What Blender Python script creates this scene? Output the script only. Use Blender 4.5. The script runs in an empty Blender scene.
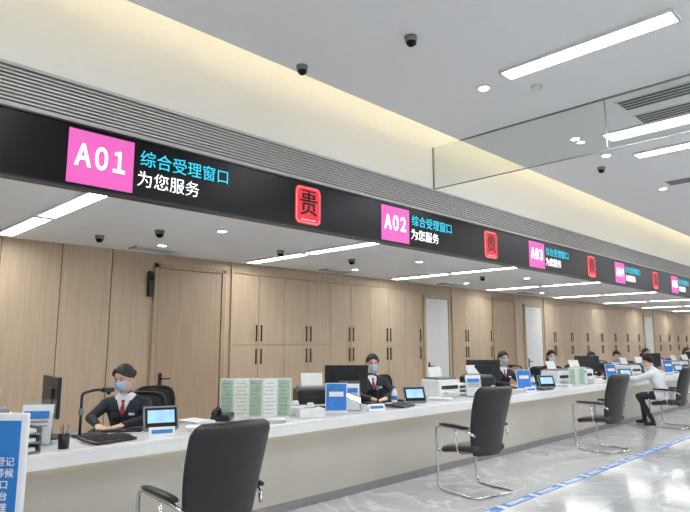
import bpy, bmesh, math, random
import numpy as np
from mathutils import Matrix, Vector
random.seed(4)
S=bpy.context.scene
pi=math.pi
# ------------------------------------------------------------------ materials
def nt(name):
    m=bpy.data.materials.new(name); m.use_nodes=True
    n=m.node_tree; b=n.nodes['Principled BSDF']; return m,n,b
def srgb(c):
    return tuple(((x/255)/12.92 if x/255<=.04045 else ((x/255+.055)/1.055)**2.4) for x in c)+(1,)
def mat(name,rgb,rough=.5,metal=0,emit=0,var=.04,scale=12,bump=0,spec=None,ecol=None):
    m,n,b=nt(name); c=srgb(rgb)
    b.inputs['Roughness'].default_value=rough; b.inputs['Metallic'].default_value=metal
    if spec is not None: b.inputs['Specular IOR Level'].default_value=spec
    tc=n.nodes.new('ShaderNodeTexCoord'); nz=n.nodes.new('ShaderNodeTexNoise'); nz.inputs['Scale'].default_value=scale
    n.links.new(tc.outputs['Object'],nz.inputs['Vector'])
    rp=n.nodes.new('ShaderNodeValToRGB')
    rp.color_ramp.elements[0].position=.3; rp.color_ramp.elements[1].position=.7
    rp.color_ramp.elements[0].color=tuple(x*(1-var) for x in c[:3])+(1,)
    rp.color_ramp.elements[1].color=tuple(min(1,x*(1+var)) for x in c[:3])+(1,)
    n.links.new(nz.outputs['Fac'],rp.inputs['Fac']); n.links.new(rp.outputs['Color'],b.inputs['Base Color'])
    if bump:
        bp=n.nodes.new('ShaderNodeBump'); bp.inputs['Strength'].default_value=bump; bp.inputs['Distance'].default_value=.01
        n2=n.nodes.new('ShaderNodeTexNoise'); n2.inputs['Scale'].default_value=scale*12
        n.links.new(tc.outputs['Object'],n2.inputs['Vector'])
        n.links.new(n2.outputs['Fac'],bp.inputs['Height']); n.links.new(bp.outputs['Normal'],b.inputs['Normal'])
    if emit:
        b.inputs['Emission Color'].default_value=srgb(ecol or rgb); b.inputs['Emission Strength'].default_value=emit
    return m
def wood(name,a,b_,rough=.45):
    m,n,b=nt(name); b.inputs['Roughness'].default_value=rough
    tc=n.nodes.new('ShaderNodeTexCoord'); mp=n.nodes.new('ShaderNodeMapping'); mp.inputs['Scale'].default_value=(14,14,.7)
    nz=n.nodes.new('ShaderNodeTexNoise'); nz.inputs['Scale'].default_value=2.2; nz.inputs['Detail'].default_value=6
    rp=n.nodes.new('ShaderNodeValToRGB'); rp.color_ramp.elements[0].position=.3; rp.color_ramp.elements[1].position=.72
    rp.color_ramp.elements[0].color=srgb(a); rp.color_ramp.elements[1].color=srgb(b_)
    n.links.new(tc.outputs['Object'],mp.inputs['Vector']); n.links.new(mp.outputs['Vector'],nz.inputs['Vector'])
    n.links.new(nz.outputs['Fac'],rp.inputs['Fac']); n.links.new(rp.outputs['Color'],b.inputs['Base Color'])
    return m
def marble(name):
    m,n,b=nt(name); b.inputs['Roughness'].default_value=.1
    tc=n.nodes.new('ShaderNodeTexCoord')
    nz=n.nodes.new('ShaderNodeTexNoise'); nz.inputs['Scale'].default_value=.9; nz.inputs['Detail'].default_value=8; nz.inputs['Distortion'].default_value=1.6
    n.links.new(tc.outputs['Object'],nz.inputs['Vector'])
    rp=n.nodes.new('ShaderNodeValToRGB'); e=rp.color_ramp.elements
    e[0].position=.30; e[0].color=srgb((174,175,175)); e[1].position=.75; e[1].color=srgb((188,189,189))
    for p,c in ((.47,(188,189,189)),(.5,(210,211,211)),(.53,(180,181,181))):
        k=e.new(p); k.color=srgb(c)
    n.links.new(nz.outputs['Fac'],rp.inputs['Fac'])
    br=n.nodes.new('ShaderNodeTexBrick'); br.offset=0; br.inputs['Scale'].default_value=1
    br.inputs['Brick Width'].default_value=.8; br.inputs['Row Height'].default_value=.8; br.inputs['Mortar Size'].default_value=.003
    br.inputs['Color1'].default_value=(1,1,1,1); br.inputs['Color2'].default_value=(.92,.92,.92,1); br.inputs['Mortar'].default_value=(.45,.45,.45,1)
    n.links.new(tc.outputs['Object'],br.inputs['Vector'])
    mx=n.nodes.new('ShaderNodeMix'); mx.data_type='RGBA'; mx.blend_type='MULTIPLY'; mx.inputs['Factor'].default_value=1
    n.links.new(rp.outputs['Color'],mx.inputs['A']); n.links.new(br.outputs['Color'],mx.inputs['B'])
    n.links.new(mx.outputs['Result'],b.inputs['Base Color']); return m
def glass(name,tint=(.93,.95,.94,1),f=.08):
    m=bpy.data.materials.new(name); m.use_nodes=True; n=m.node_tree; n.nodes.clear()
    o=n.nodes.new('ShaderNodeOutputMaterial'); mx=n.nodes.new('ShaderNodeMixShader'); t=n.nodes.new('ShaderNodeBsdfTransparent'); g=n.nodes.new('ShaderNodeBsdfGlossy')
    g.inputs['Roughness'].default_value=.02; t.inputs['Color'].default_value=tint; mx.inputs[0].default_value=f
    n.links.new(t.outputs[0],mx.inputs[1]); n.links.new(g.outputs[0],mx.inputs[2]); n.links.new(mx.outputs[0],o.inputs[0]); return m
M={}
M['ceil']=mat('ceiling_paint',(229,230,230),.8,var=.01)
M['ceilL']=mat('staff_ceiling_paint',(240,241,241),.8,var=.01)
M['cream']=mat('cove_paint',(229,228,222),.75,var=.01)
M['wallp']=mat('wall_paint',(224,225,226),.8,var=.02)
M['wood']=wood('oak_panel',(184,161,134),(198,176,149))
M['wood2']=wood('oak_door',(166,142,115),(180,156,128))
M['seam']=mat('dark_seam',(110,92,74),.8)
M['floor']=marble('polished_marble_tile')
M['black']=mat('black_plastic',(24,24,27),.35)
M['gblack']=mat('black_glass',(9,9,12),.3,spec=.2)
M['leather']=mat('black_leather',(34,33,36),.36,var=.12,scale=8,bump=.25)
M['chrome']=mat('chrome',(205,205,205),.15,1)
M['alu']=mat('brushed_alu',(150,150,150),.35,.8)
M['louver']=mat('louver_grey',(182,181,179),.5)
M['louverb']=mat('louver_gap',(40,39,40),.8)
M['counter']=mat('counter_white_stone',(226,226,225),.22,var=.02,scale=5)
M['cfront']=mat('counter_front_panel',(180,175,164),.3,var=.04,scale=2)
M['white']=mat('white_plastic',(225,226,226),.4)
M['grey']=mat('grey_plastic',(120,122,124),.5)
M['paper']=mat('paper',(232,232,228),.8)
M['pblue']=mat('print_blue',(40,120,200),.5,var=.2,scale=30)
M['pgreen']=mat('print_green',(165,190,165),.6,var=.15,scale=25)
M['pcream']=mat('print_cream',(215,218,205),.6,var=.08,scale=25)
M['red']=mat('print_red',(170,36,56),.5)
M['poster']=mat('poster_blue',(30,118,190),.4,var=.08,scale=4)
M['tape']=mat('tape_blue',(36,110,190),.4)
M['tapew']=mat('tape_white',(225,228,230),.4)
M['lamp']=mat('lamp_diffuser',(248,251,255),.5,emit=45,var=0)
M['lampS']=mat('downlight_lens',(255,250,240),.5,emit=25,var=0)
M['lampL']=mat('lamp_diffuser_low',(248,251,255),.5,emit=29,var=0)
M['cove']=mat('cove_led',(255,240,210),.5,emit=29,var=0)
M['cled']=mat('counter_led',(255,246,226),.5,emit=4,var=0)
M['mag']=mat('led_magenta',(205,84,165),.5,emit=.6,var=.03)
M['ledw']=mat('led_white',(255,255,255),.5,emit=1.2,var=0)
M['ledc']=mat('led_cyan',(40,180,205),.5,emit=.9,var=0)
M['ledr']=mat('led_red',(190,26,44),.5,emit=.8,var=0)
M['ledp']=mat('led_pale_red',(240,170,170),.5,emit=.7,var=0)
M['screen']=mat('screen_blue',(150,190,225),.2,emit=.5,var=.2)
M['skin']=mat('skin',(220,178,154),.5,var=.03)
M['hair']=mat('black_hair',(22,18,18),.55,var=.3,scale=60)
M['navy']=mat('navy_suit',(30,32,44),.7,var=.08)
M['trous']=mat('black_trousers',(26,26,30),.75)
M['shirt']=mat('white_shirt',(224,226,230),.7)
M['mask']=mat('blue_mask',(165,203,226),.8)
M['glass']=glass('smoke_curtain_glass')
M['acryl']=glass('clear_acrylic',(.9,.93,.95,1),.12)
M['mesh']=mat('chair_mesh',(38,38,40),.8)
M['doorw']=mat('white_door',(226,226,222),.5)
# ------------------------------------------------------------------ builder
def ring(c,u,v,ru,rv,e=2,n=24):
    c=Vector(c);u=Vector(u).normalized();v=Vector(v).normalized();o=[]
    for i in range(n):
        a=2*pi*i/n;ca,sa=math.cos(a),math.sin(a)
        o.append(c+u*(ru*math.copysign(abs(ca)**(2/e),ca))+v*(rv*math.copysign(abs(sa)**(2/e),sa)))
    return o
def rpath(pts,r=.05,n=5):
    P=[Vector(p) for p in pts];o=[P[0]]
    for i in range(1,len(P)-1):
        a,b,c=P[i-1],P[i],P[i+1];d1=(a-b);d2=(c-b);rr=min(r,d1.length*.45,d2.length*.45)
        s=b+d1.normalized()*rr;e=b+d2.normalized()*rr
        for k in range(n+1):
            t=k/n;o.append(s*(1-t)**2+b*2*t*(1-t)+e*t*t)
    o.append(P[-1]);return o
class B:
    def __init__(s): s.v=[];s.f=[];s.mi=[];s.sm=[];s.mats=[];s.T=Matrix()
    def mid(s,m):
        m=M[m] if isinstance(m,str) else m
        if m not in s.mats:s.mats.append(m)
        return s.mats.index(m)
    def add(s,vs,fs,m,smooth=False):
        k=len(s.v);i=s.mid(m)
        s.v+=[s.T@Vector(p) for p in vs]
        for f in fs:
            s.f.append([k+q for q in f]);s.mi.append(i);s.sm.append(smooth)
    def box(s,c,d,m,rot=None,bev=0,seg=2):
        bm=bmesh.new();bmesh.ops.create_cube(bm,size=1)
        bmesh.ops.scale(bm,vec=d,verts=bm.verts)
        if bev>0: bmesh.ops.bevel(bm,geom=list(bm.edges),offset=min(bev,min(d)*.48),segments=seg,affect='EDGES',profile=.5)
        R=rot if rot is not None else Matrix.Identity(3)
        bm.verts.ensure_lookup_table()
        vs=[R@v.co+Vector(c) for v in bm.verts];fs=[[v.index for v in f.verts] for f in bm.faces];bm.free()
        s.add(vs,fs,m,False)
    def b2(s,lo,hi,m,bev=0):
        s.box([(a+b)/2 for a,b in zip(lo,hi)],[b-a for a,b in zip(lo,hi)],m,bev=bev)
    def loft(s,R,m,smooth=True,cap=True):
        n=len(R[0]);vs=[p for r in R for p in r];fs=[]
        for j in range(len(R)-1):
            for i in range(n):
                a=j*n+i;b=j*n+(i+1)%n;fs.append([a,b,b+n,a+n])
        if cap: fs+= [list(range(n))[::-1],list(range((len(R)-1)*n,len(R)*n))]
        s.add(vs,fs,m,smooth)
    def cyl(s,p0,p1,r0,r1,m,n=20,smooth=True):
        p0=Vector(p0);p1=Vector(p1);d=(p1-p0).normalized();u=d.orthogonal().normalized();v=d.cross(u)
        s.loft([ring(p0,u,v,r0,r0,2,n),ring(p1,u,v,r1,r1,2,n)],m,smooth)
    def tube(s,pts,r,m,n=10):
        P=[Vector(p) for p in pts];R=[];u=None
        for i,p in enumerate(P):
            d=((P[min(i+1,len(P)-1)]-P[max(i-1,0)])).normalized()
            if u is None:u=d.orthogonal().normalized()
            u=(u-d*u.dot(d)).normalized();v=d.cross(u);R.append(ring(p,u,v,r,r,2,n))
        s.loft(R,m)
    def ell(s,c,r,m,R3=None,n=20,k=12):
        R=[];R3=R3 or Matrix.Identity(3)
        for j in range(k+1):
            a=-pi/2+pi*(.002+.996*j/k)
            R.append([R3@Vector((r[0]*math.cos(a)*math.cos(2*pi*i/n),r[1]*math.cos(a)*math.sin(2*pi*i/n),r[2]*math.sin(a)))+Vector(c) for i in range(n)])
        s.loft(R,m)
    def cap(s,p0,p1,r0,r1,m,n=14,k=5):
        p0=Vector(p0);p1=Vector(p1);d=(p1-p0).normalized();u=d.orthogonal().normalized();v=d.cross(u);R=[]
        for j in range(k+1):
            a=-pi/2+ (pi/2)*(.02+.98*j/k);R.append(ring(p0+d*r0*math.sin(a),u,v,r0*math.cos(a),r0*math.cos(a),2,n))
        for j in range(k+1):
            a=(pi/2)*(.98*j/k);R.append(ring(p1+d*r1*math.sin(a),u,v,r1*math.cos(a),r1*math.cos(a),2,n))
        s.loft(R,m)
    def mesh(s,name):
        me=bpy.data.meshes.new(name);me.from_pydata([tuple(p) for p in s.v],[],s.f)
        for m in s.mats:me.materials.append(m)
        me.polygons.foreach_set('material_index',s.mi);me.polygons.foreach_set('use_smooth',s.sm)
        bm=bmesh.new();bm.from_mesh(me);bmesh.ops.recalc_face_normals(bm,faces=bm.faces);bm.to_mesh(me);bm.free()
        me.update();return me
    def done(s,name,loc=(0,0,0),rz=0,parent=None):
        o=bpy.data.objects.new(name,s.mesh(name));S.collection.objects.link(o)
        o.location=loc;o.rotation_euler=(0,0,rz)
        if parent:o.parent=parent
        return o
def dup(o,loc,rz=None,name=None):
    c=o.copy();c.name=name or o.name.split('.')[0];S.collection.objects.link(c);c.location=loc
    if rz is not None:c.rotation_euler=(0,0,rz)
    for ch in o.children:
        d=ch.copy();S.collection.objects.link(d);d.parent=c
    return c
def quick(name,lo,hi,m,bev=0):
    b=B();b.b2(lo,hi,m,bev);return b.done(name)
def text(name,body,loc,size,m,parent=None,rot=(pi/2,0,0),align='LEFT',sx=1,off=0,sp=1):
    c=bpy.data.curves.new(name,'FONT');c.body=body;c.size=size;c.extrude=.002;c.align_x=align;c.align_y='CENTER';c.offset=off;c.space_character=sp
    c.materials.append(M[m]);o=bpy.data.objects.new(name,c);S.collection.objects.link(o);o.location=loc;o.rotation_euler=rot;o.scale=(sx,1,1)
    if parent:o.parent=parent
    return o
# ------------------------------------------------------------------ room
X0,X1=-3,33; YF,YB=-5,7.8; ZC=4.05; ZL=2.8; YS=4.4
quick('floor',(X0,YF,-.1),(X1,YB,0),'floor')
quick('ceiling',(X0,YF,ZC),(X1,3.98,ZC+.06),'ceil')
b=B();b.b2((X0,3.95,ZC+.062),(X1,3.98,ZC+.13),'ceil');b.b2((X0,3.45,4.56),(X1,YS+.25,4.6),'cream');b.b2((X0,3.42,ZC+.062),(X1,3.45,4.6),'cream')
b.b2((X0,3.86,ZC+.064),(X1,3.91,ZC+.08),'cove');b.done('trim_cove_light')
quick('wall_bulkhead',(X0,YS,3.495),(X1,YS+.25,4.555),'cream')
b=B();b.b2((X0,YS+.04,3.19),(X1,YS+.25,3.47),'louverb')
for i in range(10):
    z=3.196+i*.0275;b.b2((X0,YS-.005,z),(X1,YS+.05,z+.015),'louver')
b.b2((X0,YS-.02,3.168),(X1,YS+.25,3.19),'louver');b.b2((X0,YS-.02,3.47),(X1,YS+.25,3.493),'louver')
b.done('air_louver_grille')
b=B();b.b2((X0,YS-.03,2.67),(X1,YS+.05,3.165),'gblack');b.b2((X0,YS-.045,2.67),(X1,YS-.03,2.685),'black');b.b2((X0,YS-.045,3.15),(X1,YS-.03,3.165),'black')
b.done('overhead_led_fascia')
quick('ceiling_staff_area',(X0,YS+.055,ZL),(X1,YB,ZL+.06),'ceilL')
quick('wall_back',(X0,YB,0),(X1,YB+.15,4.6),'wood')
quick('wall_left',(X0-.15,YF,0),(X0,YB+.15,4.6),'wallp')
quick('wall_right',(X1,YF,0),(X1+.15,YB+.15,4.6),'wallp')
quick('wall_front',(X0,YF-.15,0),(X1,YF,4.6),'wallp')
b=B();W=YB
def seam(x,z0=0,z1=ZL): b.b2((x-.005,W-.006,z0),(x+.005,W-.001,z1),'seam')
for x in (-2,-.9,.2,1.3,1.95,2.65,3.3): seam(x)
b.done('trim_panel_seams')
def cab(x0,x1,nm='storage_cabinet'):
    global b
    n=max(1,round((x1-x0)/.56));w=(x1-x0)/n
    b=B()
    for i in range(n):
        a=x0+i*w
        for z0,z1 in ((.1,1.497),(1.503,2.62)):
            b.b2((a+.0025,W-.035,z0),(a+w-.0025,W-.002,z1),'wood',bev=.002)
        hx=a+w-.05 if i%2==0 else a+.05
        for z0,z1 in ((1.56,1.82),(1.2,1.44)):
            b.b2((hx-.008,W-.065,z0),(hx+.008,W-.05,z1),'black')
            for z in (z0+.02,z1-.02): b.b2((hx-.006,W-.052,z-.006),(hx+.006,W-.034,z+.006),'black')
    b.b2((x0,W-.02,0),(x1,W-.002,.1),'seam');b.b2((x0,W-.03,2.63),(x1,W-.002,2.79),'wood')
    return b.done(nm)
cab(5.2,10.0);cab(11.15,12.8);cab(15.6,23.4);cab(24.6,32)
def door(nm,x0,x1,m,zt=2.6,hl=True):
    b=B();fw=.06;fm='wood2' if m=='wood2' else 'wood'
    b.b2((x0,W-.05,0),(x0+fw,W-.001,zt+fw),fm);b.b2((x1-fw,W-.05,0),(x1,W-.001,zt+fw),fm)
    b.b2((x0,W-.05,zt),(x1,W-.001,zt+fw),fm)
    b.b2((x0+fw+.008,W-.035,.01),(x1-fw-.008,W-.012,zt-.008),m,bev=.004)
    b.b2((x0+fw,W-.012,0),(x1-fw,W-.001,zt),'seam')
    hx=x0+fw+.09
    b.box((hx,W-.04,1.0),(.05,.012,.24),'black',bev=.004);b.cyl((hx,W-.04,1.04),(hx,W-.09,1.04),.01,.01,'black');b.box((hx+.06,W-.09,1.04),(.14,.02,.02),'black',bev=.006)
    return b.done(nm)
door('door_1',3.9,5.08,'wood2');door('door_2',10.1,11.05,'doorw',2.5);door('door_3',12.9,14.0,'wood2');door('door_4',14.45,15.5,'doorw',2.5);door('door_5',23.5,24.5,'doorw',2.5)
b=B();b.box((3.84,W-.04,2.36),(.07,.07,.36),'black',bev=.01);b.box((3.84,W-.085,2.44),(.04,.02,.08),'gblack',bev=.004);b.done('wall_speaker')
b=B();b.b2((5.97,-3,3.5),(5.982,YS-.025,ZC-.001),'glass');b.b2((5.965,-3,ZC-.015),(5.99,3.97,ZC-.001),'alu');b.b2((5.967,-3,3.49),(5.985,YS-.025,3.5),'alu')
b.b2((5.967,YS-.02,3.5),(5.985,YS-.001,ZC+.0),'alu')
for y in (2.2,.6,-1): b.b2((5.968,y-.004,3.5),(5.984,y+.004,ZC-.015),'alu')
b.done('glass_smoke_curtain')
def lamp(x,y,z,L,w,m,nm='ceiling_light_panel'):
    b=B();h=.03
    for sx in(-1,1): b.b2((x+sx*(w/2)-.012,y-L/2,z-h),(x+sx*(w/2)+.012,y+L/2,z-.001),'white')
    for sy in(-1,1): b.b2((x-w/2,y+sy*L/2-.012,z-h),(x+w/2,y+sy*L/2+.012,z-.001),'white')
    b.b2((x-w/2+.012,y-L/2+.012,z-h+.006),(x+w/2-.012,y+L/2-.012,z-.001),m)
    return b.done(nm)
for x in (-.8,1.3,4.74,7.1,8.15,11.6,13.6,17,20.5,24,27.5,31):
    for y in (1.9,-1.1,-3.6): lamp(x,y,ZC,1.46,.2,'lamp')
for i in range(-1,9):
    x=1.9+3.45*i
    for y in (5.45,6.85): lamp(x,y,ZL,1.3,.18,'lampL')
def downl(x,y,z):
    b=B();b.cyl((0,0,-.014),(0,0,-.001),.062,.07,'white',24);b.cyl((0,0,-.016),(0,0,-.013),.048,.048,'lampS',24);return b.done('recessed_downlight',(x,y,z))
for p in ((4.85,2.93),(6.93,2.93),(7.87,2.92),(10.3,2.95),(13.5,2.95),(1.6,2.95)): downl(p[0],p[1],ZC)
for p in ((3.6,7.0),(7.2,7.0),(10.6,7.0),(14,7),(3.6,5.6),(7.2,5.6),(10.6,5.6),(.3,7)): downl(p[0],p[1],ZL)
def dome(x,y,z):
    b=B();b.cyl((0,0,-.03),(0,0,-.001),.05,.055,'grey',24);b.ell((0,0,-.045),(.042,.042,.042),'gblack');b.cyl((0,0,-.045),(0,0,-.03),.046,.05,'grey',24)
    b.box((.01,-.02,-.06),(.04,.03,.03),'black',bev=.006);return b.done('security_camera_dome',(x,y,z))
for p in ((3.28,3.86,ZC),(3.58,2.83,ZC),(8.4,3.2,ZC),(3.1,6.1,ZL),(2.75,6.9,ZL),(6.3,6.2,ZL),(9.8,6.1,ZL),(5.0,6.3,ZL)): dome(*p)
def slotg(x,y,z,w,L,nm='linear_slot_diffuser'):
    b=B();b.b2((x-w/2,y-L/2,z-.012),(x+w/2,y+L/2,z-.001),'louverb')
    n=4
    for i in range(n+1):
        xx=x-w/2+i*w/n;b.b2((xx-.006,y-L/2,z-.014),(xx+.006,y+L/2,z-.001),'ceil')
    for sy in (-1,1): b.b2((x-w/2-.007,y+sy*L/2-.01,z-.018),(x+w/2+.007,y+sy*L/2+.01,z-.001),'ceil')
    return b.done(nm)
slotg(6.3,1.2,ZC,.3,1.9);slotg(6.82,1.2,ZC,.3,1.9);slotg(10.0,1.9,ZC,.3,1.8);slotg(13,1.9,ZC,.3,1.8)
for x in (3.7,7.15,10.6,14.05): 
    b=B();b.b2((x-.3,7.3,ZL-.012),(x+.3,7.55,ZL-.001),'louverb')
    for k in range(6): b.b2((x-.3,7.3+k*.05,ZL-.016),(x+.3,7.31+k*.05,ZL-.001),'ceil')
    b.done('ceiling_air_vent')
b=B();b.cyl((0,0,-.03),(0,0,-.001),.05,.055,'white');b.done('smoke_detector',(5.2,2.55,ZC))
# ------------------------------------------------------------------ signs
def rrect(b,cx,cz,w,h,r,y0,y1,m):
    pts=[]
    for qx,qz,a0 in ((1,1,0),(-1,1,90),(-1,-1,180),(1,-1,270)):
        for k in range(7):
            a=math.radians(a0+15*k);pts.append((cx+qx*(w/2-r)+r*math.cos(a),cz+qz*(h/2-r)+r*math.sin(a)))
    b.loft([[Vector((p[0],y0,p[1])) for p in pts],[Vector((p[0],y1,p[1])) for p in pts]],m,False)
YP=YS-.031
for i in range(-1,8):
    x=1.72+3.45*i
    b=B();b.b2((-.25,-.008,-.205),(.25,0,.205),'mag');o=b.done('window_number_sign',(x,YP,2.915))
    full='Ａ０'+'０１２３４５６７８９'[i+1]
    text('number_text',full,(-.005,-.012,.0),.22,'ledw',o,align='CENTER',off=.005,sx=.74,sp=.68)
    text('service_text','综合受理窗口',(.30,-.006,.085),.141,'ledc',o,off=.0)
    text('greeting_text','为您服务',(.28,-.006,-.085),.142,'ledw',o,off=-.001)
    b=B();rrect(b,0,0,.34,.39,.06,-.006,0,'ledr');rrect(b,0,0,.312,.362,.05,-.009,-.0055,'ledp');rrect(b,0,0,.300,.350,.045,-.012,-.0085,'ledr')
    # stylised seal strokes: crown line, side brackets and base bar
    rrect(b,0,.145,.20,.014,.006,-.014,-.0115,'gblack');rrect(b,0,-.152,.20,.010,.004,-.014,-.0115,'ledp')
    o=b.done('red_emblem_sign',(x+2.09,YP,2.915))
    text('emblem_glyph','贵',(0,-.015,-.005),.255,'gblack',o,align='CENTER',off=.002)
# ------------------------------------------------------------------ counter
b=B();CX0,CX1=-1.5,30;CY0,CY1=4.3,5.08;ZT=.81
b.b2((CX0,CY0,.77),(CX1,CY1,ZT),'counter',bev=.006);b.b2((CX0,CY0,.705),(CX1,CY0+.05,.772),'counter',bev=.004)
b.b2((CX0+.05,CY0+.13,0),(CX1-.05,CY0+.17,.77),'cfront');b.b2((CX0+.05,CY0+.11,.70),(CX1-.05,CY0+.13,.722),'cled')
b.b2((CX0+.05,CY0+.115,0),(CX1-.05,CY0+.13,.08),'alu')
k=CX0+.05
while k<CX1: b.b2((k,CY0+.17,0),(k+.04,CY1-.12,.77),'cfront');k+=3.45
b.done('service_counter')
b=B();x=-1
while x<20:
    b.b2((x,3.04,.0),(x+.55,3.14,.003),'tape');b.b2((x+.55,3.04,0),(x+.62,3.14,.003),'tapew');b.b2((x+.08,3.06,.003),(x+.45,3.075,.004),'tapew');b.b2((x+.08,3.09,.003),(x+.4,3.115,.004),'tapew');x+=.62
b.done('floor_marking_tape')
# ------------------------------------------------------------------ chairs
def visitor_chair():
    b=B()
    R=[];N=16
    for j in range(N+1):
        t=j/N;z=.40+.675*t
        y=-.215-.02*math.sin(pi*t*1.1)-.17*t**1.3+.03*math.sin(pi*t)
        w=.205+.06*math.sin(min(1,t*1.15)*pi/2);th=.038
        e=.75 if j==0 else (.78 if j==N else 1)
        rg=ring((0,y,z),(1,0,0),(0,1,.2),w*(1 if e==1 else .93),th*e,3.2,32)
        rg=[p+Vector((0,.10*(p.x/.25)**2*.45,0)) for p in rg]
        R.append(rg)
    top=[p*1 for p in R[-1]];c=sum(top,Vector())/len(top)
    R.append([c+(p-c)*.86+Vector((0,0,.018)) for p in top])
    b.loft(R,'leather')
    R=[]
    for t in range(13):
        u=t/12;y=-.24+.50*u;z=.445+.02*math.cos(u*pi)-.03*max(0,u-.75)*4*.6
        sc=1 if 0<t<12 else .85
        R.append(ring((0,y,z),(1,0,0),(0,0,1),.25*sc,.045*sc,3.2,32))
    b.loft(R,'leather')
    r=.0125
    for s in(-1,1):
        x=s*.285
        p=rpath([(0,-.30,.014),(x,-.30,.014),(x,.24,.014),(x,.27,.665),(x,-.20,.655),(s*.245,-.27,.60)],.075,7)
        b.tube(p,r,'chrome',12)
        b.tube(rpath([(x,.262,.41),(s*.2,.2,.39),(0,.18,.39)],.03),.010,'chrome')
        b.tube(rpath([(x,-.02,.655),(x-s*.01,-.05,.41),(0,-.08,.39)],.06),.010,'chrome')
        b.loft([ring((x,.20-.42*q/8,.683+.006*math.sin(pi*q/8)),(1,0,0),(0,0,1),.026*(1 if 0<q<8 else .7),.016*(1 if 0<q<8 else .7),3,16) for q in range(9)],'black')
    return b.done('visitor_chair',(5.52,3.62,0),-.2)
vc=visitor_chair()
for p,r in (((2.02,3.27,0),-.04),((8.88,3.62,0),-.15),((12.15,3.66,0),-.03),((15.7,3.6,0),.1)): dup(vc,p,r)
def office_chair(nm,loc,rz):
    b=B()
    R=[]
    for t in range(11):
        u=t/10;sc=1 if 0<t<10 else .85
        R.append(ring((0,-.23+.47*u,.475),(1,0,0),(0,0,1),.245*sc,.04*sc,3,28))
    b.loft(R,'mesh')
    fr=[];N=24
    for k in range(N+1):
        a=2*pi*k/N;xx=.22*math.copysign(abs(math.cos(a))**.5,math.cos(a));zz=.80+.25*math.copysign(abs(math.sin(a))**.5,math.sin(a))
        fr.append((xx*(1+.1*(zz-.8)),-.27-.12*(zz-.55)+.25*xx*xx,zz))
    b.tube(fr,.016,'black',8)
    G=[]
    for j in range(9):
        zz=.57+.46*j/8;G.append([Vector((xx,-.272-.12*(zz-.55)+.25*xx*xx,zz)) for xx in [(-.205+.41*i/8) for i in range(9)]]+[Vector((xx,-.28-.12*(zz-.55)+.25*xx*xx,zz)) for xx in [(.205-.41*i/8) for i in range(9)]])
    b.loft(G,'mesh')
    b.tube(rpath([(0,-.05,.43),(0,-.32,.43),(0,-.31,.75)],.08),.022,'black')
    b.cyl((0,0,.1),(0,0,.44),.028,.022,'alu');b.box((0,0,.43),(.2,.2,.03),'black',bev=.01)
    for k in range(5):
        a=2*pi*k/5+.3;e=(.3*math.cos(a),.3*math.sin(a),.075);b.cap((0,0,.11),e,.025,.016,'black')
        b.cyl((e[0]-.02*math.sin(a),e[1]+.02*math.cos(a),.03),(e[0]+.02*math.sin(a),e[1]-.02*math.cos(a),.03),.03,.03,'black',14)
    for s in(-1,1):
        b.tube(rpath([(s*.18,0,.44),(s*.28,0,.46),(s*.28,-.02,.66)],.05),.014,'black');b.box((s*.28,0,.67),(.07,.24,.025),'black',bev=.012)
    return b.done(nm,loc,rz)
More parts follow.
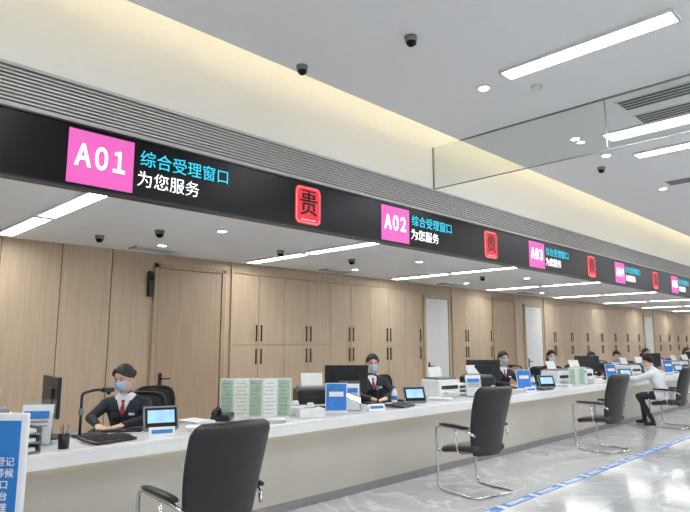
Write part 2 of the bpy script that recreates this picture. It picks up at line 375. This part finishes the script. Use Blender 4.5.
# ------------------------------------------------------------------ people
def person(nm,loc,rz,lean=14,hyaw=0,hpitch=8,coat='navy',legs='trous',female=True,scarf=True,arms=None,knee=None,up=.04,longhair=False):
    P=B();SG=[]
    Ls=Matrix.Translation((0,0,.54+up))@Matrix.Rotation(-math.radians(lean),4,'X')@Matrix.Translation((0,0,-.54))
    L=lambda p:Ls@Vector(p)
    lab={'coat':0,'skin':1,'legs':2,'shoe':3,'shirt':4}
    def C(p0,p1,r0,r1,l):
        P.cap(p0,p1,r0,r1,'skin');SG.append((Vector(p0),Vector(p1),r0,r1,lab[l]))
    k=.96 if female else 1.05
    R=[];W_=[(.45,.15,.11,0),(.50,.172,.125,0),(.57,.168,.12,0),(.68,.140,.10,0),(.78,.152,.108,.004),(.87,.170,.118,.008),(.93,.182,.108,.004),(.975,.180,.09,-.002),(1.005,.14,.075,-.006),(1.03,.085,.06,-.006),(1.05,.055,.05,-.004)]
    for z,a,c,dy in W_: R.append([L(p) for p in ring((0,dy,z),(1,0,0),(0,1,0),a*k,c*k,2.3,28)])
    P.loft(R,'skin')
    for z,a,c,dy in W_: 
        for s in (-.6,-.3,0,.3,.6): SG.append((L((s*a*k,dy,z)),L((s*a*k,dy,z+.01)),c*k,c*k,0))
    if female:
        for s in(-1,1): P.ell(L((s*.062,.083,.87)),(.055,.042,.055),'skin')
    C(L((0,-.008,1.0)),L((0,.012,1.10)),.050,.046,'skin')
    sh={}
    for s in(-1,1):
        a=L((s*.10,-.004,.965));c=L((s*.178*k,0,.945));C(a,c,.055,.060,'coat');sh[s]=c
    arms=arms or {1:((.30,.20,.885),(.12,.40,.85)),-1:((-.30,.20,.885),(-.12,.40,.85))}
    for s in(-1,1):
        e,w=[Vector(q) for q in arms[s]]
        C(sh[s],e,.058*k,.045*k,'coat');C(e,w,.045*k,.031*k,'coat')
        d=(w-e).normalized();upv=Vector((0,0,1));side=d.cross(upv).normalized()*s
        w2=w+d*.02;C(w,w2,.023,.023,'skin')
        pe=w2+d*.065
        for q in(-.024,-.008,.008,.024): C(w2+side*q*.7,pe+side*q*1.1,.015,.0125,'skin')
        for q,ln in((-.030,.062),(-.010,.074),(.011,.070),(.031,.054)):
            a=pe+side*q;c=a+d*ln*.5+side*q*.15+Vector((0,0,.006));f=c+d*ln*.45+side*q*.12-Vector((0,0,.018))
            C(a,c,.0092,.0085,'skin');C(c,f,.0083,.007,'skin')
        t0=w2+d*.012-side*.024;t1=t0+d*.035-side*.024-Vector((0,0,.004));t2=t1+d*.028-side*.004-Vector((0,0,.006))
        C(t0,t1,.012,.0105,'skin');C(t1,t2,.0105,.008,'skin')
        kn=Vector((s*.12,.41,.53));an=Vector((s*.12,.38,.11))
        if knee: kn,an=[Vector(q) for q in knee[s]]
        C((s*.085,.02,.54+up*.8),kn,.086,.06,'legs');C(kn,an,.058,.04,'legs')
        ft=an+Vector((0,.14,-.068));C(an+Vector((0,-.02,-.05)),an+Vector((0,.05,-.055)),.036,.036,'shoe');C(an+Vector((0,.05,-.06)),ft,.036,.028,'shoe')
    hc=L((0,.03,1.2));H=Matrix.Translation(hc)@Matrix.Rotation(math.radians(hyaw),4,'Z')@Matrix.Rotation(-math.radians(hpitch),4,'X')@Matrix.Scale(.96,4)
    R3=H.to_3x3();h=lambda p:H@Vector(p)
    def E(c,r): 
        P.ell(h(c),r,'skin',R3);SG.append((h(c),h(c)+Vector((0,0,.001)),max(r),max(r),1))
    E((0,-.01,.03),(.076,.095,.09));E((0,.02,-.035),(.062,.068,.085));E((0,.035,-.095),(.03,.04,.025))
    for s in(-1,1): E((s*.078,-.005,-.005),(.012,.018,.03)); E((s*.035,.055,-.03),(.025,.025,.022))
    C(h((0,.08,.0)),h((0,.1,-.032)),.008,.013,'skin')
    C(L((0,.0,1.04)),h((0,-.02,-.05)),.048,.048,'skin')
    tmp=P.done('tmp');md=tmp.modifiers.new('r','REMESH');md.mode='VOXEL';md.voxel_size=.006
    sm=tmp.modifiers.new('s','SMOOTH');sm.factor=.5;sm.iterations=4
    dg=bpy.context.evaluated_depsgraph_get();me=bpy.data.meshes.new_from_object(tmp.evaluated_get(dg))
    bpy.data.objects.remove(tmp)
    me.materials.clear()
    for q in(coat,'skin',legs,'black','shirt'): me.materials.append(M[q])
    n=len(me.polygons);co=np.empty(n*3);me.polygons.foreach_get('center',co);co=co.reshape(-1,3)
    best=np.full(n,1e9);idx=np.zeros(n,int)
    for a,c,r0,r1,l in SG:
        a_=np.array(a);d=np.array(c-a);t=np.clip(((co-a_)@d)/max(1e-9,d@d),0,1)
        ds=np.linalg.norm(co-(a_+t[:,None]*d),axis=1)-(r0+(r1-r0)*t)
        k_=ds<best;best[k_]=ds[k_];idx[k_]=l
    inv=np.array(Ls.inverted());q=co@inv[:3,:3].T+inv[:3,3]
    Hi=np.array(H.inverted());hq=co@Hi[:3,:3].T+Hi[:3,3]
    torso=(q[:,2]>.60)&(q[:,2]<1.03)&(np.abs(q[:,0])<.19)&(idx==1)&(np.linalg.norm(q[:,:2],axis=1)<.22)
    idx[torso]=0
    idx[(np.linalg.norm(hq*np.array([1,1,.8]),axis=1)<.11)]=1
    V=(q[:,1]>.02)&(q[:,2]>.85)&(q[:,2]<1.05)&(np.abs(q[:,0])<(q[:,2]-.84)*.34)&(idx==0)
    idx[V]=4
    rr=np.linalg.norm(q[:,:2],axis=1)
    col=(q[:,2]>1.005)&(q[:,2]<1.06)&(rr<.09);idx[col&(idx!=2)]=4
    me.polygons.foreach_set('material_index',idx.astype(np.int32));me.polygons.foreach_set('use_smooth',np.ones(n,bool))
    root=bpy.data.objects.new(nm,me);S.collection.objects.link(root);root.location=loc;root.rotation_euler=(0,0,rz)
    b=B();NR=22;NC=48;G=[]
    for j in range(NR+1):
        v=j/NR;row=[]
        for i in range(NC):
            a=2*pi*i/NC;fr=math.sin(a)
            f=max(0,fr)**1.7;bk=max(0,-fr)**.8
            pmax=math.radians(102*(1-f)+ 62*f) if fr>=0 else math.radians(102*(1-bk)+(150 if longhair else 136)*bk)
            ph=.02+(pmax-.02)*v
            wv=1+.012*math.sin(a*17+3*v)+.010*math.sin(a*29)
            part=1-.05*math.exp(-((math.cos(a)*math.sin(ph)-.28)/.06)**2)*(1 if fr>-.2 else 0)
            rx,ry,rz_=.088*wv*part,.105*wv*part,.100*wv*part
            row.append(h((rx*math.sin(ph)*math.cos(a),-.014+ry*math.sin(ph)*fr,.03+rz_*math.cos(ph))))
        G.append(row)
    for j in range(6):
        sc=1-.035*(j+1);cc=h((0,-.014,.03));G.append([cc+(p-cc)*sc for p in G[NR]])
    b.loft(G,'hair')
    if female:
        if longhair:
            Rr=[]
            for t in range(9):
                u=t/8;Rr.append([h(p) for p in ring((0,-.045-.025*math.sin(u*2.2),.05-.21*u),(1,0,0),(0,1,0),.086-.018*u*u,.052-.016*u,2.4,20)])
            b.loft(Rr,'hair')
        else:
            b.ell(h((0,-.130,.005)),(.040,.034,.040),'hair',R3);b.cap(h((0,-.09,.0)),h((0,-.12,.005)),.03,.025,'hair')
        for s,w in((1,.5),(-1,1)):
            b.tube([h((.028+s*.002,.060,.106)),h((.028+s*.035*w,.074,.080)),h((s*.066,.058,.048)),h((s*.083,.02,.022)),h((s*.083,-.03,.0))],.009,'hair',8)
    b.done('hair',parent=root)
    b=B();G=[]
    for j in range(9):
        v=j/8;z=-.012-.085*v;row=[];bulge=.012*math.sin(pi*v)
        for i in range(17):
            a=math.radians(-68+136*i/16);ww=.064-.012*v
            row.append(h((ww*math.sin(a)*1.02,.018+(.078+bulge-.012*v+.012*(1-v))*math.cos(a)**.9,z)))
        for i in range(16,-1,-1):
            a=math.radians(-68+136*i/16);ww=.062-.012*v
            row.append(h((ww*math.sin(a),.012+(.076+bulge-.012*v+.012*(1-v))*math.cos(a)**.9,z)))
        G.append(row)
    b.loft(G,'mask',True)
    for s in(-1,1):
        b.tube([h((s*.060,.045,-.02)),h((s*.072,.025,-.006)),h((s*.088,-.005,.018))],.0018,'mask',6);b.tube([h((s*.048,.04,-.088)),h((s*.07,.018,-.05)),h((s*.087,-.012,-.02))],.0018,'mask',6)
    b.done('face_mask',parent=root)
    b=B()
    for s in(-1,1):
        b.ell(h((s*.031,.070,.006)),(.0145,.009,.0062),'shirt',R3,12,8);b.ell(h((s*.031,.0775,.006)),(.0062,.0032,.006),'hair',R3,12,8)
        b.tube([h((s*.016,.0805,.024)),h((s*.031,.079,.029)),h((s*.048,.069,.025))],.0026,'hair',6);b.tube([h((s*.017,.076,.009)),h((s*.031,.0785,.0135)),h((s*.046,.069,.009))],.0018,'hair',6)
    b.done('eyes',parent=root)
    if scarf:
        b=B();b.ell(L((0,.072,1.0)),(.017,.014,.015),'red');b.loft([ring(L((0,.078+.05*t,.99-.10*t)),(1,0,0),(0,1,.3),.009+.012*math.sin(t*2.6),.005,2,12) for t in(0,.2,.4,.6,.8,1)],'red')
        b.tube([L((.054*math.sin(a),.056*math.cos(a)-.0,1.037-.030*math.cos(a))) for a in [2*pi*i/20 for i in range(21)]],.006,'red');b.done('scarf',parent=root)
        b=B()
        for s in(-1,1): b.tube([L(p) for p in ((s*.060,-.01,1.035),(s*.068,.035,1.005),(s*.052,.082,.97),(s*.034,.108,.93),(s*.014,.124,.88),(0,.122,.85))],.0095,coat,8)
        b.done('lapels',parent=root)
        b=B();R_=Ls.to_3x3();b.box(L((-.085,.125,.9)),(.05,.006,.02),'white',R_);b.done('name_badge',parent=root)
    return root
ar1={1:((.27,.22,.885),(.12,.45,.85)),-1:((-.25,.21,.885),(-.08,.42,.85))}
p1=person('seated_receptionist',(2.50,5.34,0),math.radians(138),lean=16,hyaw=-20,hpitch=16,arms=ar1,up=.065)
p2=person('seated_receptionist',(5.83,5.40,0),math.radians(150),lean=8,hyaw=-5,hpitch=10,arms=ar1,up=.085,longhair=True)
dup(p2,(9.15,5.42,0),math.radians(155));dup(p1,(12.65,5.42,0),math.radians(150));dup(p2,(16.1,5.42,0),math.radians(160));dup(p2,(19.5,5.42,0),math.radians(165));dup(p1,(14.2,5.45,0),math.radians(140));dup(p2,(11.0,5.42,0),math.radians(140))
cu=person('seated_customer',(12.05,3.72,0),math.radians(4),lean=20,hyaw=0,hpitch=4,coat='shirt',female=False,scarf=False,
  arms={1:((.25,.40,.86),(.10,.64,.865)),-1:((-.25,.40,.86),(-.10,.64,.865))},knee={1:((.13,.42,.54),(.14,.40,.11)),-1:((-.14,.40,.54),(-.16,.18,.11))})
for x,y,r in ((2.60,5.44,-40),(5.91,5.51,-30),(9.23,5.53,-25),(11.08,5.53,-40),(12.73,5.53,-30),(14.28,5.55,-40),(16.2,5.53,-20),(19.55,5.53,-15)):
    office_chair('office_chair',(x,y,-.0),math.radians(180+r))
office_chair('office_chair',(3.15,6.0,0),math.radians(165));office_chair('office_chair',(6.9,5.75,0),math.radians(190))
# ------------------------------------------------------------------ desk items
def monitor(loc,rz,w=.50,h=.31):
    b=B();b.box((0,0,.006),(.24,.18,.012),'black',bev=.004);b.box((0,-.03,.13),(.05,.02,.24),'black',bev=.006)
    b.box((0,0,.32),(w,.03,h),'black',bev=.008);b.box((0,-.022,.30),(.28,.02,.18),'black',bev=.01);b.box((0,.0155,.323),(w-.02,.002,h-.025),'screen')
    return b.done('computer_monitor',loc,rz)
def doccam():
    b=B();b.box((0,0,.012),(.18,.22,.024),'black',bev=.008);b.tube(rpath([(0,.08,.02),(0,.08,.34),(0,-.02,.36),(0,-.12,.36)],.03),.011,'black')
    b.box((0,-.13,.355),(.07,.09,.035),'black',bev=.01);b.cyl((0,-.14,.32),(0,-.14,.34),.016,.018,'gblack');b.box((0,.08,.2),(.03,.035,.05),'grey',bev=.006);return b
def signpad():
    b=B();b.box((0,0,.019),(.34,.24,.018),'black',Matrix.Rotation(.06,3,'X'),bev=.006);b.box((0,.0,.0295),(.27,.17,.002),'gblack',Matrix.Rotation(.06,3,'X'));b.cyl((.15,-.07,.035),(.15,.06,.041),.005,.004,'grey');return b
def keyboard():
    b=B();b.box((0,0,.009),(.42,.14,.016),'black',bev=.004)
    for r in range(5):
        for c in range(14): b.box((-.19+c*.0292,-.052+r*.026,.019),(.024,.021,.006),'grey' if (r+c)%9==0 else 'black')
    return b
def terminal():
    b=B();R=Matrix.Rotation(-.45,3,'X');b.box((0,.03,.008),(.26,.16,.014),'grey',bev=.004);b.box((0,.0,.105),(.29,.014,.2),'grey',R,bev=.006);b.box((0,-.008,.105),(.26,.004,.17),'gblack',R);b.box((0,-.011,.115),(.22,.002,.11),'screen',R);b.box((0,.07,.065),(.05,.012,.12),'grey',Matrix.Rotation(.4,3,'X'));return b
def leaflet_screen(n=5,w=.14,h=.38):
    b=B();x=-n*w/2
    for i in range(n):
        a=.35*(1 if i%2 else -1);R=Matrix.Rotation(a,3,'Z');c=(x+w/2,0,h/2+.003)
        b.box(c,(w*1.03,.008,h),'white',R,bev=.002);m=('pgreen','pcream','pgreen','paper','pgreen')[i%5]
        b.box(tuple(Vector(c)+R@Vector((0,-.005,0))),(w*.9,.003,h*.92),m,R)
        for k in range(9): b.box(tuple(Vector(c)+R@Vector((-.005,-.0075,h*(.37-.095*k)))),(w*(.6+.2*((k*i)%2)),.002,.004),'grey' if k else 'pblue',R)
        x+=w
    return b
def brochure(m='pblue'):
    b=B();R=Matrix.Rotation(-.22,3,'X');b.box((0,.02,.006),(.24,.14,.01),'white',bev=.003);b.box((0,.0,.16),(.23,.008,.31),'white',R,bev=.003);b.box((0,-.006,.162),(.21,.004,.29),m,R)
    b.box((0,-.009,.2),(.15,.003,.05),'paper',R);b.box((0,-.009,.1),(.17,.003,.08),'paper',R);b.box((0,.05,.066),(.06,.01,.12),'white',Matrix.Rotation(.5,3,'X'));b.box((0,-.05,.02),(.23,.02,.03),'white',bev=.003);return b
def acrylic():
    b=B();R=Matrix.Rotation(-.2,3,'X');b.box((0,.01,.004),(.24,.12,.006),'acryl');b.box((0,-.01,.165),(.235,.004,.32),'acryl',R);b.box((0,-.035,.12),(.235,.004,.22),'acryl',R)
    b.box((0,-.021,.15),(.21,.012,.28),'paper',R);b.box((0,-.028,.22),(.17,.002,.05),'pblue',R)
    for k in range(5): b.box((0,-.031-.0,.17-.03*k),(.16,.002,.008),'grey',R)
    return b
def printer(m='white'):
    b=B();b.box((0,0,.12),(.40,.36,.24),m,bev=.025,seg=3);b.box((0,0,.25),(.34,.28,.03),'grey',bev=.01);b.box((0,-.181,.14),(.3,.012,.05),'black',bev=.004);b.box((0,-.22,.07),(.26,.12,.012),m,bev=.004);b.box((0,-.20,.082),(.21,.12,.008),'paper');b.box((.12,-.1,.262),(.08,.05,.01),'black');b.box((0,.1,.33),(.24,.012,.14),'paper',Matrix.Rotation(-.35,3,'X'));return b
def phone():
    b=B();b.box((0,0,.036),(.18,.2,.05),'black',Matrix.Rotation(.1,3,'X'),bev=.012);b.tube(rpath([(-.06,-.09,.075),(-.06,-.07,.095),(-.06,.07,.11),(-.06,.09,.085)],.02),.016,'black')
    b.cap((-.06,-.09,.07),(-.06,-.07,.08),.024,.024,'black');b.cap((-.06,.07,.09),(-.06,.09,.085),.024,.024,'black')
    for i in range(4):
        for j in range(3): b.box((.01+j*.025,-.05+i*.025,.062+.003*i),(.018,.016,.008),'grey')
    return b
def bottle():
    b=B();b.loft([ring((0,0,z),(1,0,0),(0,1,0),r,r,2,20) for z,r in((0,.028),(.01,.034),(.12,.034),(.15,.028),(.17,.016),(.185,.016))],'white');b.cyl((0,0,.185),(0,0,.21),.019,.019,'pblue');b.cyl((0,0,.05),(0,0,.1),.0346,.0346,'pblue');return b
def tray():
    b=B()
    for k in range(3):
        z=.01+.06*k;b.box((0,0,z),(.34,.25,.008),'grey');b.box((0,.125,z+.02),(.34,.006,.045),'grey');b.box((-.17,0,z+.02),(.006,.25,.045),'grey');b.box((.17,0,z+.02),(.006,.25,.045),'grey');b.box((0,0,z+.016),(.29,.2,.022),'paper')
    for x in(-.17,.17): 
        for y in (-.11,.12): b.box((x,y,.08),(.01,.01,.16),'grey')
    return b
def tissue():
    b=B();b.box((0,0,.045),(.26,.16,.09),'white',bev=.01);b.box((0,0,.092),(.12,.03,.004),'grey',bev=.001);b.loft([ring((0,0,.09+.05*t),(1,0,0),(0,1,0),.05-.02*t,.004+.012*t,2,12) for t in(0,.3,.7,1)],'paper');return b
def papers():
    b=B();random.seed(2)
    for i in range(8): b.box((random.uniform(-.008,.008),random.uniform(-.008,.008),.002+.004*i),(.21,.297,.0038),'paper',Matrix.Rotation(random.uniform(-.08,.08),3,'Z'))
    return b
def nameplate():
    b=B();b.loft([[Vector((x,-.03,0)),Vector((x,.03,0)),Vector((x,.0,.07))] for x in(-.1,.1)],'white',False);b.box((0,-.0165,.036),(.16,.002,.03),'pblue',Matrix.Rotation(-.4,3,'X'));return b
def penholder():
    b=B();b.cyl((0,0,0),(0,0,.1),.036,.04,'black')
    for i,m in enumerate(('pblue','red','grey','pgreen')): a=i*1.6;b.cyl((.012*math.cos(a),.012*math.sin(a),.08),(.03*math.cos(a),.03*math.sin(a),.16),.004,.004,m,8)
    return b
def cup():
    b=B();b.loft([ring((0,0,z),(1,0,0),(0,1,0),r,r,2,20) for z,r in((0,.03),(.09,.038),(.092,.036),(.01,.027))],'white');b.tube(rpath([(.034,0,.075),(.06,0,.07),(.06,0,.03),(.032,0,.025)],.015),.005,'white',8);return b
T={}
def put(fn,nm,x,y,rz=0,*a):
    k=(nm,)+a
    if k in T: return dup(T[k],(x,y,ZT),math.radians(rz))
    T[k]=fn(*a).done(nm,(x,y,ZT),math.radians(rz));return T[k]
# station 0
monitor((1.68,4.97,ZT),math.radians(-96))
put(printer,'desk_printer',1.18,4.88,-10,'white');put(tray,'document_tray',1.24,4.45,10);put(acrylic,'acrylic_document_stand',1.50,4.68,-35)
put(doccam,'document_camera',1.93,4.80,95);put(signpad,'signature_pad',1.95,4.5,10);put(keyboard,'keyboard',2.2,4.93,-35);put(terminal,'service_rating_terminal',2.50,4.74,-20)
put(penholder,'pen_holder',1.60,4.42);put(papers,'paper_stack',2.93,4.9,10);put(nameplate,'desk_nameplate',2.36,4.45,-20);put(phone,'desk_phone',3.22,4.9,-50)
put(cup,'coffee_mug',2.72,4.98);put(papers,'paper_stack',2.78,4.5,60)
put(leaflet_screen,'leaflet_display_screen',3.56,4.84,-40);put(tissue,'tissue_box',4.00,4.76,-30);put(tissue,'tissue_box',3.98,4.5,-25);put(papers,'paper_stack',3.45,4.48,60);put(printer,'desk_printer',4.36,4.88,-30,'black')
put(brochure,'brochure_stand',4.36,4.52,-45,'pblue');put(acrylic,'acrylic_document_stand',4.64,4.60,-40)
moff=[0,-.30,-.85,-.6,-.5,-.4,-.4]
for i in range(1,7):
    x=1.72+3.45*i
    j=lambda a:random.uniform(-a,a)
    monitor((x+moff[i],4.88,ZT),math.radians(-45+j(8)))
    put(doccam,'document_camera',x+.14,4.86,170)
    put(signpad,'signature_pad',x+.18,4.48,8+j(10))
    put(keyboard,'keyboard',x+.5,4.95,-15);put(terminal,'service_rating_terminal',x+.62,4.62,-30+j(10));put(bottle,'water_bottle',x+.36,4.72)
    put(penholder,'pen_holder',x+.9,4.9);put(papers,'paper_stack',x+1.12,4.6,20+j(20));put(nameplate,'desk_nameplate',x-.3,4.42,-20)
    put(printer,'desk_printer',x+1.5,4.87,-10,'white');put(tray,'document_tray',x+1.96,4.92,-5);put(cup,'coffee_mug',x+1.05,4.88)
    if i!=1: put(brochure,'brochure_stand',x-.12,4.62,-40+j(8),'pblue')
    put(acrylic,'acrylic_document_stand',x+1.85,4.58,-40)
    if i<6:
        put(printer,'desk_printer',x+2.42,4.87,-20,'black' if i!=2 else 'white');put(tissue,'tissue_box',x+2.2,4.48,-10)
    if i%2==0: put(leaflet_screen,'leaflet_display_screen',x+1.42,4.46,-15,3,.12,.3)
# ------------------------------------------------------------------ poster stand
b=B();w,h=.72,1.15
b.box((0,0,.62),(w,.03,1.08),'white',bev=.01);b.box((0,-.0165,.62),(w-.07,.004,1.0),'poster');b.b2((-w/2+.04,-.2,0),(-w/2+.09,.2,.03),'white',bev=.006);b.b2((w/2-.09,-.2,0),(w/2-.04,.2,.03),'white',bev=.006)
b.b2((-w/2+.05,-.015,.02),(-w/2+.08,.015,.1),'white');b.b2((w/2-.08,-.015,.02),(w/2-.05,.015,.1),'white')
o=b.done('poster_stand',(.86,3.86,0),math.radians(-45))
text('poster_title','服务指南',(-.02,-.021,1.02),.11,'tapew',o,align='CENTER')
for k,s in enumerate(('请出示健康码并做好登记','取号后请到窗口排队等候','欢迎使用综合服务窗口','咨询电话请拨打服务台','感谢您的理解配合办理')): text('poster_line',s,(0.03,-.021,.90-.06*k),.05,'tapew',o,align='CENTER')
# ------------------------------------------------------------------ camera, world
cam=bpy.data.cameras.new('camera');co=bpy.data.objects.new('camera',cam);S.collection.objects.link(co)
co.location=(0,0,1.55);co.rotation_euler=(math.radians(98.36),0,math.radians(-44.8));cam.sensor_width=36;cam.lens=585/690*36;cam.clip_start=.05
S.camera=co
w=bpy.data.worlds.new('world');S.world=w;w.use_nodes=True;w.node_tree.nodes['Background'].inputs[0].default_value=(.8,.85,.9,1);w.node_tree.nodes['Background'].inputs[1].default_value=.4
S.view_settings.view_transform='Standard';S.view_settings.exposure=0
